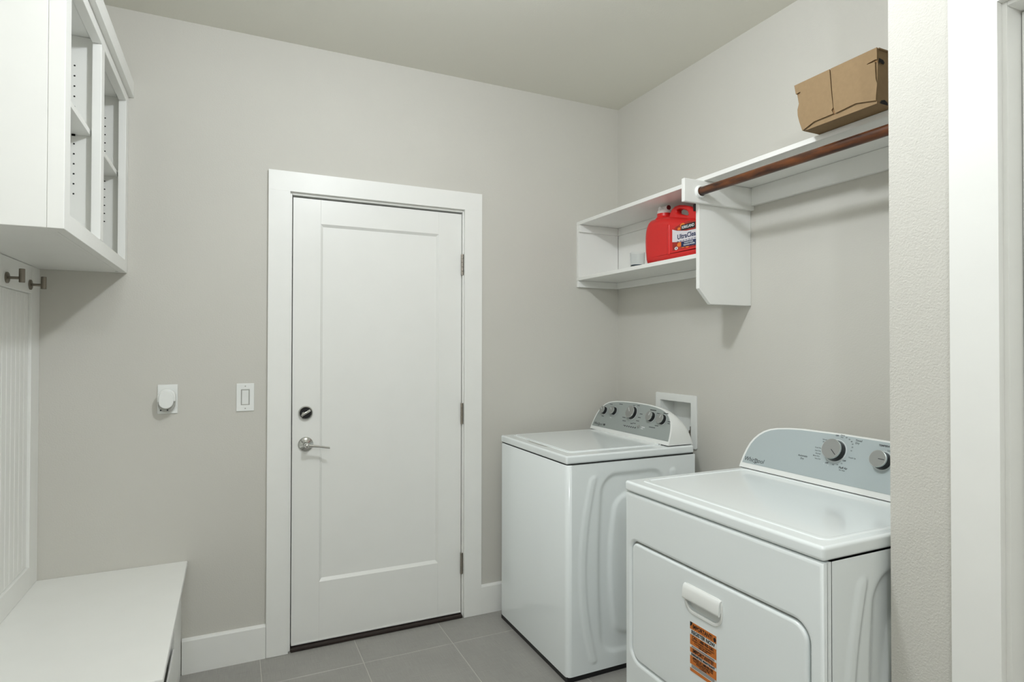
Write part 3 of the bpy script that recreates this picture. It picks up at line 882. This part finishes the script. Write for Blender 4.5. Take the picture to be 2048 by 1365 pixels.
# sticker
sk = MB().box((-.8142, -1.611, .437), (-.81335, -1.507, .579)).build('sticker', PAPER, dd)
MS = Matrix(((0, 0, -1, -.8143), (-1, 0, 0, 0), (0, 1, 0, 0), (0, 0, 0, 1)))
mb = MB()
for (a, b) in ((.5575, .5785), (.5135, .5425), (.4915, .5055), (.4580, .4820), (.4372, .4465)):
    MB().box((1.5075, a, 0), (1.6105, b, .0002), M=MS).build('sticker_band', ORANGE, sk)
mb = MB()
def st(s_, sz, u, v, xs=1.0, b=.0003, al='CENTER'):
    mb.text(s_, sz, MS @ Matrix.Translation((u, v, .0005)), ext=.0001, xs=xs, bold=b, align=al)
st('IMPORTANT!', .0165, 1.5570, .5675, .80, .0004)
st('REGISTER NOW', .0145, 1.5590, .5500, .88, .0004)
st('CALL 1-888-900-3381', .0120, 1.5590, .5360, .78, .0003)
st('YOU MUST REGISTER YOUR PRODUCT', .0062, 1.5590, .5275, .82, .0001)
st('TO ACTIVATE THE WARRANTY', .0060, 1.5590, .5215, .80, .0001)
st('KEEP THIS CARD', .0055, 1.5590, .5165, .80, .0001)
st('IMPORTANTE!', .0150, 1.5590, .4985, .86, .0004)
st('ENREGISTREZ MAINTENANT', .0090, 1.5590, .4868, .80, .0003)
st('APPELEZ LE 1-888-900-3381', .0088, 1.5590, .4770, .78, .0003)
st('VOUS DEVEZ ENREGISTRER VOTRE', .0058, 1.5590, .4705, .85, .0001)
st('PRODUIT POUR ACTIVER', .0056, 1.5590, .4655, .82, .0001)
st('LA GARANTIE', .0054, 1.5590, .4608, .82, .0001)
mb.prism([(1.5078, .5782), (1.5185, .5782), (1.5150, .5700), (1.5110, .5660), (1.5078, .5660)], MS @ Matrix.Translation((0, 0, .0003)), .0002)
mb.prism([(1.6045 + .0048 * math.cos(a * .524), .5665 + .0062 * math.sin(a * .524)) for a in range(12)], MS @ Matrix.Translation((0, 0, .0003)), .0002)
for v in (.5105, .5078, .4560, .4530, .4500):
    mb.box((1.514, v - .0006, .0003), (1.604, v + .0006, .0004), M=MS)
mb.build('sticker_lettering', BLACK, sk, stuff=True)
for (x, y) in ((dx0 + .05, dy0 + .05), (dx0 + .05, dy1 - .05), (dx1 - .05, dy0 + .05), (dx1 - .05, dy1 - .05)):
    MB().lathe([(.020, 0), (.022, .004), (.020, .012), (.008, .013), (.008, .033)], (x, y, 0), (0, 0, 1), 20).build('foot', BLACK, dr, smooth=40)
# console
c, M, P = console(dr, (-.290, -1.187, .9235), .748, -.105, SILVER)
u0 = 0.0
box('console_seam', (-.2875, -1.930, .9212), (-.109, -1.191, .9250), DARK, dr, bev=0)
knob(c, M, .363 + u0, .120, .0335, .0250, -.72, 48)
knob(c, M, .518 + u0, .114, .0265, .0250, -.05, 40)
knob(c, M, .208 + u0 - .30 + .30 + .455, .112, .0265, .0250, 1.2, 40) if False else None
mb = MB()
wordmark(mb, M, .0600, .0340, .0225)
def dt(s_, sz, u, v, b=.0001, al='CENTER'):
    mb.text(s_, sz, M @ Matrix.Translation((u + u0, v, .0013)), ext=.00005, bold=b, align=al)
dt('Automatic', .0085, .252, .0840, .0002); dt('Dry', .0085, .252, .0745, .0002)
dt('Cool Down', .0060, .303, .1205); dt('Less Dry', .0060, .302, .1105); dt('Normal', .0060, .305, .1010)
dt('More Dry', .0060, .301, .0925); dt('Very Dry', .0060, .309, .0835)
dt('Wrinkle', .0060, .318, .1510); dt('Shield', .0060, .318, .1435)
dt('OFF', .0062, .356, .1705, .0003); dt('Damp', .0058, .375, .1740); dt('Dry', .0058, .374, .1675)
dt('60', .0058, .389, .1685); dt('50', .0058, .400, .1640); dt('40', .0058, .409, .1580); dt('30', .0058, .414, .1500); dt('20', .0058, .416, .1400); dt('10', .0058, .415, .1285)
dt('Timed', .0085, .432, .1640, .0002); dt('Dry', .0085, .429, .1555, .0002)
dt('Touch Up', .0060, .424, .1060)
dt('OFF', .0062, .401, .0925, .0003); dt('10', .0058, .394, .0825); dt('20', .0058, .381, .0770); dt('30', .0058, .367, .0735); dt('OFF', .0062, .344, .0755, .0003)
dt('Fluff Air', .0090, .403, .0690, .0003); dt('No Heat', .0056, .401, .0612)
dt('TEMPERATURE', .0080, .523, .1600, .0003); dt('Low', .0065, .532, .1475)
mb.build('printed_lettering', INK, c, stuff=True)
mb = MB()
for k in range(14):
    a = math.radians(150 - k * 22)
    Mq = M @ Matrix.Translation((.352 + .0435 * math.cos(a), .112 + .0435 * math.sin(a), .0013))
    mb.lathe([(.0010, 0), (.0010, .0002)], Mq @ Vector((0, 0, 0)), NU, 8)
mb.build('dial_tick', INKW, c, stuff=True)

# ================================================================== LEFT: CABINET, PANEL, BENCH, HOOKS
uc = thing('wall_cabinet', 'white open wall cabinet with crown above the bench', 'cabinet', (-2.56, -.50, 1.668))
CX0, CXF, CY0 = XL + .0005, -2.405, -1.005
FZ0, FZ1 = 1.668, 2.386
FT_ = .026
box('side_panel', (CX0, CY0 + .0008, FZ0 + .0003), (-2.4412, CY0 + .020, 2.452), CAB, uc)
box('side_panel', (CX0, -.020, FZ0 + .0003), (CXF - FT_, -.0005, 2.452), CAB, uc)
box('face_stile', (-2.4410, CY0, FZ0), (CXF, -.947, FZ1), CAB, uc)
box('face_stile', (CXF - FT_, -.550, FZ0 + .0475), (CXF, -.500, 2.3495), CAB, uc)
box('face_stile', (CXF - FT_, -.059, FZ0), (CXF, -.0005, FZ1), CAB, uc)
box('face_rail', (CXF - FT_, -.9465, FZ0), (CXF, -.0595, FZ0 + .047), CAB, uc)
box('face_rail', (CXF - FT_, -.9465, 2.350), (CXF, -.0595, FZ1), CAB, uc)
box('bottom_panel', (CX0, CY0 + .0205, FZ0 + .0005), (-2.4415, -.0205, FZ0 + .020), CAB, uc)
box('top_panel', (CX0, CY0 + .0205, 2.372), (-2.4415, -.0205, 2.390), CAB, uc)
box('bottom_lip', (-2.4414, -.9465, FZ0 + .0003), (CXF - FT_ - .0003, -.0595, FZ0 + .020), CAB, uc, bev=0)
box('top_lip', (-2.4414, -.9465, 2.372), (CXF - FT_ - .0003, -.0595, 2.390), CAB, uc, bev=0)
box('back_panel', (CX0, CY0 + .0205, FZ0 + .0205), (CX0 + .008, -.0205, 2.3715), CAB, uc)
box('partition', (CX0 + .0085, -.529, FZ0 + .0205), (CXF - FT_ - .0005, -.511, 2.3715), CAB, uc)
for (a, b) in ((CY0 + .021, -.5295), (-.5105, -.0210)):
    box('shelf', (CX0 + .009, a, 2.051), (-2.436, b, 2.070), CAB, uc)
hole_m = MB().lathe([(.0026, 0), (.0026, .0008)], (0, 0, 0), (0, -1, 0), 10).build('pin_hole', DARK, uc)
hole_m.location = (0, 0, 0)
first = True
org = Vector(uc.location)
zs = [1.860 + .0322 * k for k in range(6)] + [2.141 + .0332 * k for k in range(5)]
for yy in (-.5292, -.0202):
    for xx in (-2.481, -2.640):
        for z in zs:
            hobj = hole_m if first else hole_m.copy()
            if not first:
                COL.objects.link(hobj); hobj.parent = uc
            hobj.location = Vector((xx, yy, z + (.008 if yy > -.1 else 0))) - org
            first = False
# mesh of pin_hole was built around world origin: shift it to its own centre
for v in hole_m.data.vertices:
    v.co += org
box('pin', (-2.486, -.5290, 2.0435), (-2.476, -.5380, 2.0505), NICKEL, uc, bev=.001)
# crown: fascia with a small cove, mitred round the near end
mb = MB()
prof = [(0, 2.3865), (.018, 2.3865), (.018, 2.450), (.016, 2.4545), (-.02, 2.4545), (-.02, 2.3865)]
M = Matrix(((1, 0, 0, CXF), (0, 0, 1, CY0 - .018), (0, 1, 0, 0), (0, 0, 0, 1)))
mb.prism(prof, M, -CY0 + .018 - .0005)
mb.build('crown', CAB, uc)
box('crown_return', (CX0, CY0 - .018, 2.4535), (CXF - .0205, CY0 + .0005, 2.3865), CAB, uc)

bp_ = thing('beadboard_panel', 'white framed beadboard back panel above the bench seat', 'wall panel', (-2.70, -.49, .47))
BXF = -2.690
box('stile', (XL + .0005, -.1020, .4705), (BXF, -.0005, 1.6675), CAB, bp_)
box('stile', (XL + .0005, -.9850, .4705), (BXF, -.8850, 1.6675), CAB, bp_)
box('rail', (XL + .0005, -.8848, .4705), (BXF, -.1022, .5540), CAB, bp_)
box('rail', (XL + .0005, -.8848, 1.5650), (BXF, -.1022, 1.6675), CAB, bp_)
nb = 17
bw = (.8848 - .1022) / nb
for k in range(nb):
    a = -.1022 - bw * k
    box('bead_board', (XL + .0005, a - bw + .0012, .5545), (BXF - .0095, a - .0012, 1.5645), CAB, bp_, bev=.0030, seg=2)

bn = thing('mudroom_bench', 'white painted bench seat under the wall cabinet', 'bench', (-2.45, -.49, 0))
box('seat', (XL + .0005, -.986, .4480), (-2.1810, -.0005, .4700), CAB, bn, bev=.003)
BF = -2.2030
box('end_panel', (XL + .0005, -.966, .001), (BF - .0205, -.948, .4475), CAB, bn)
box('end_panel', (XL + .0005, -.0190, .001), (BF - .0205, -.0005, .4475), CAB, bn)
box('face_stile', (BF - .020, -.330, .080), (BF, -.0005, .4475), CAB, bn)
box('face_stile', (BF - .020, -.966, .080), (BF, -.915, .4475), CAB, bn)
box('face_rail', (BF - .020, -.9145, .410), (BF, -.3305, .4475), CAB, bn)
box('face_panel', (BF - .006, -.9145, .080), (BF, -.3305, .2560), CAB, bn)
box('toe_board', (BF - .0200, -.966, .001), (BF, -.0005, .0795), CAB, bn)
box('back_panel', (XL + .0010, -.9475, .09), (XL + .0100, -.0195, .4475), CAB, bn)
box('bottom_panel', (XL + .0105, -.9475, .0900), (BF - .0205, -.0195, .1080), CAB, bn)

def hook(y, label):
    h = thing('coat_hook', label, 'hook', (BXF, y, 1.596), group='coat hooks on the panel top rail')
    MB().lathe([(.0185, 0), (.0185, .0045), (.0165, .0060), (.0, .0060)], (BXF - .0001, y, 1.596), (1, 0, 0), 28, caps=False).build('base_plate', BRONZE, h, smooth=40)
    MB().cyl((BXF + .0055, y, 1.596), (BXF + .040, y, 1.596), .0048, 18).build('stem', BRONZE, h, smooth=40)
    MB().cyl((BXF + .041, y, 1.5815), (BXF + .041, y, 1.6270), .0085, 24, .001).build('post', BRONZE, h, smooth=40)
hook(-.378, 'dark metal peg hook nearer the viewer, at the left picture edge')
hook(-.127, 'dark metal peg hook nearest the corner by the door wall')

# ================================================================== CEILING LAMP AND ADDED FILL LIGHT (behind and above the viewer)
def lamp(name, label, pos, watts, group):
    x, y, z = pos
    t_ = thing(name, label, 'ceiling lamp', (x, y, H), group)
    MB().lathe([(.075, 0), (.075, .012), (.03, .022), (.012, .03), (.007, .034), (.007, H - z - .10)], (x, y, H - .0002), (0, 0, -1), 32).build('canopy', NICKEL, t_, smooth=40)
    MB().lathe([(.020, 0), (.024, .006), (.024, .016), (.018, .020)], (x, y, z + .0995), (0, 0, -1), 28).build('socket', NICKEL, t_, smooth=40)
    ld = bpy.data.lights.new('bulb', 'POINT')
    ld.energy = watts; ld.color = LAMP_COL; ld.shadow_soft_size = .06
    lo = bpy.data.objects.new('bulb', ld); COL.objects.link(lo)
    lo.parent = t_; lo.location = (0, 0, z - H)
lamp('ceiling_lamp', 'bare bulb ceiling lamp above the viewer, out of the picture', LAMP_POS, LAMP_W, None)
lamp('ceiling_lamp', 'added fill light on a made-up pendant further behind the viewer, out of the picture', FILL_POS, FILL_W, None)  # stands in for a probable flash and adds fill; the pendant is made up
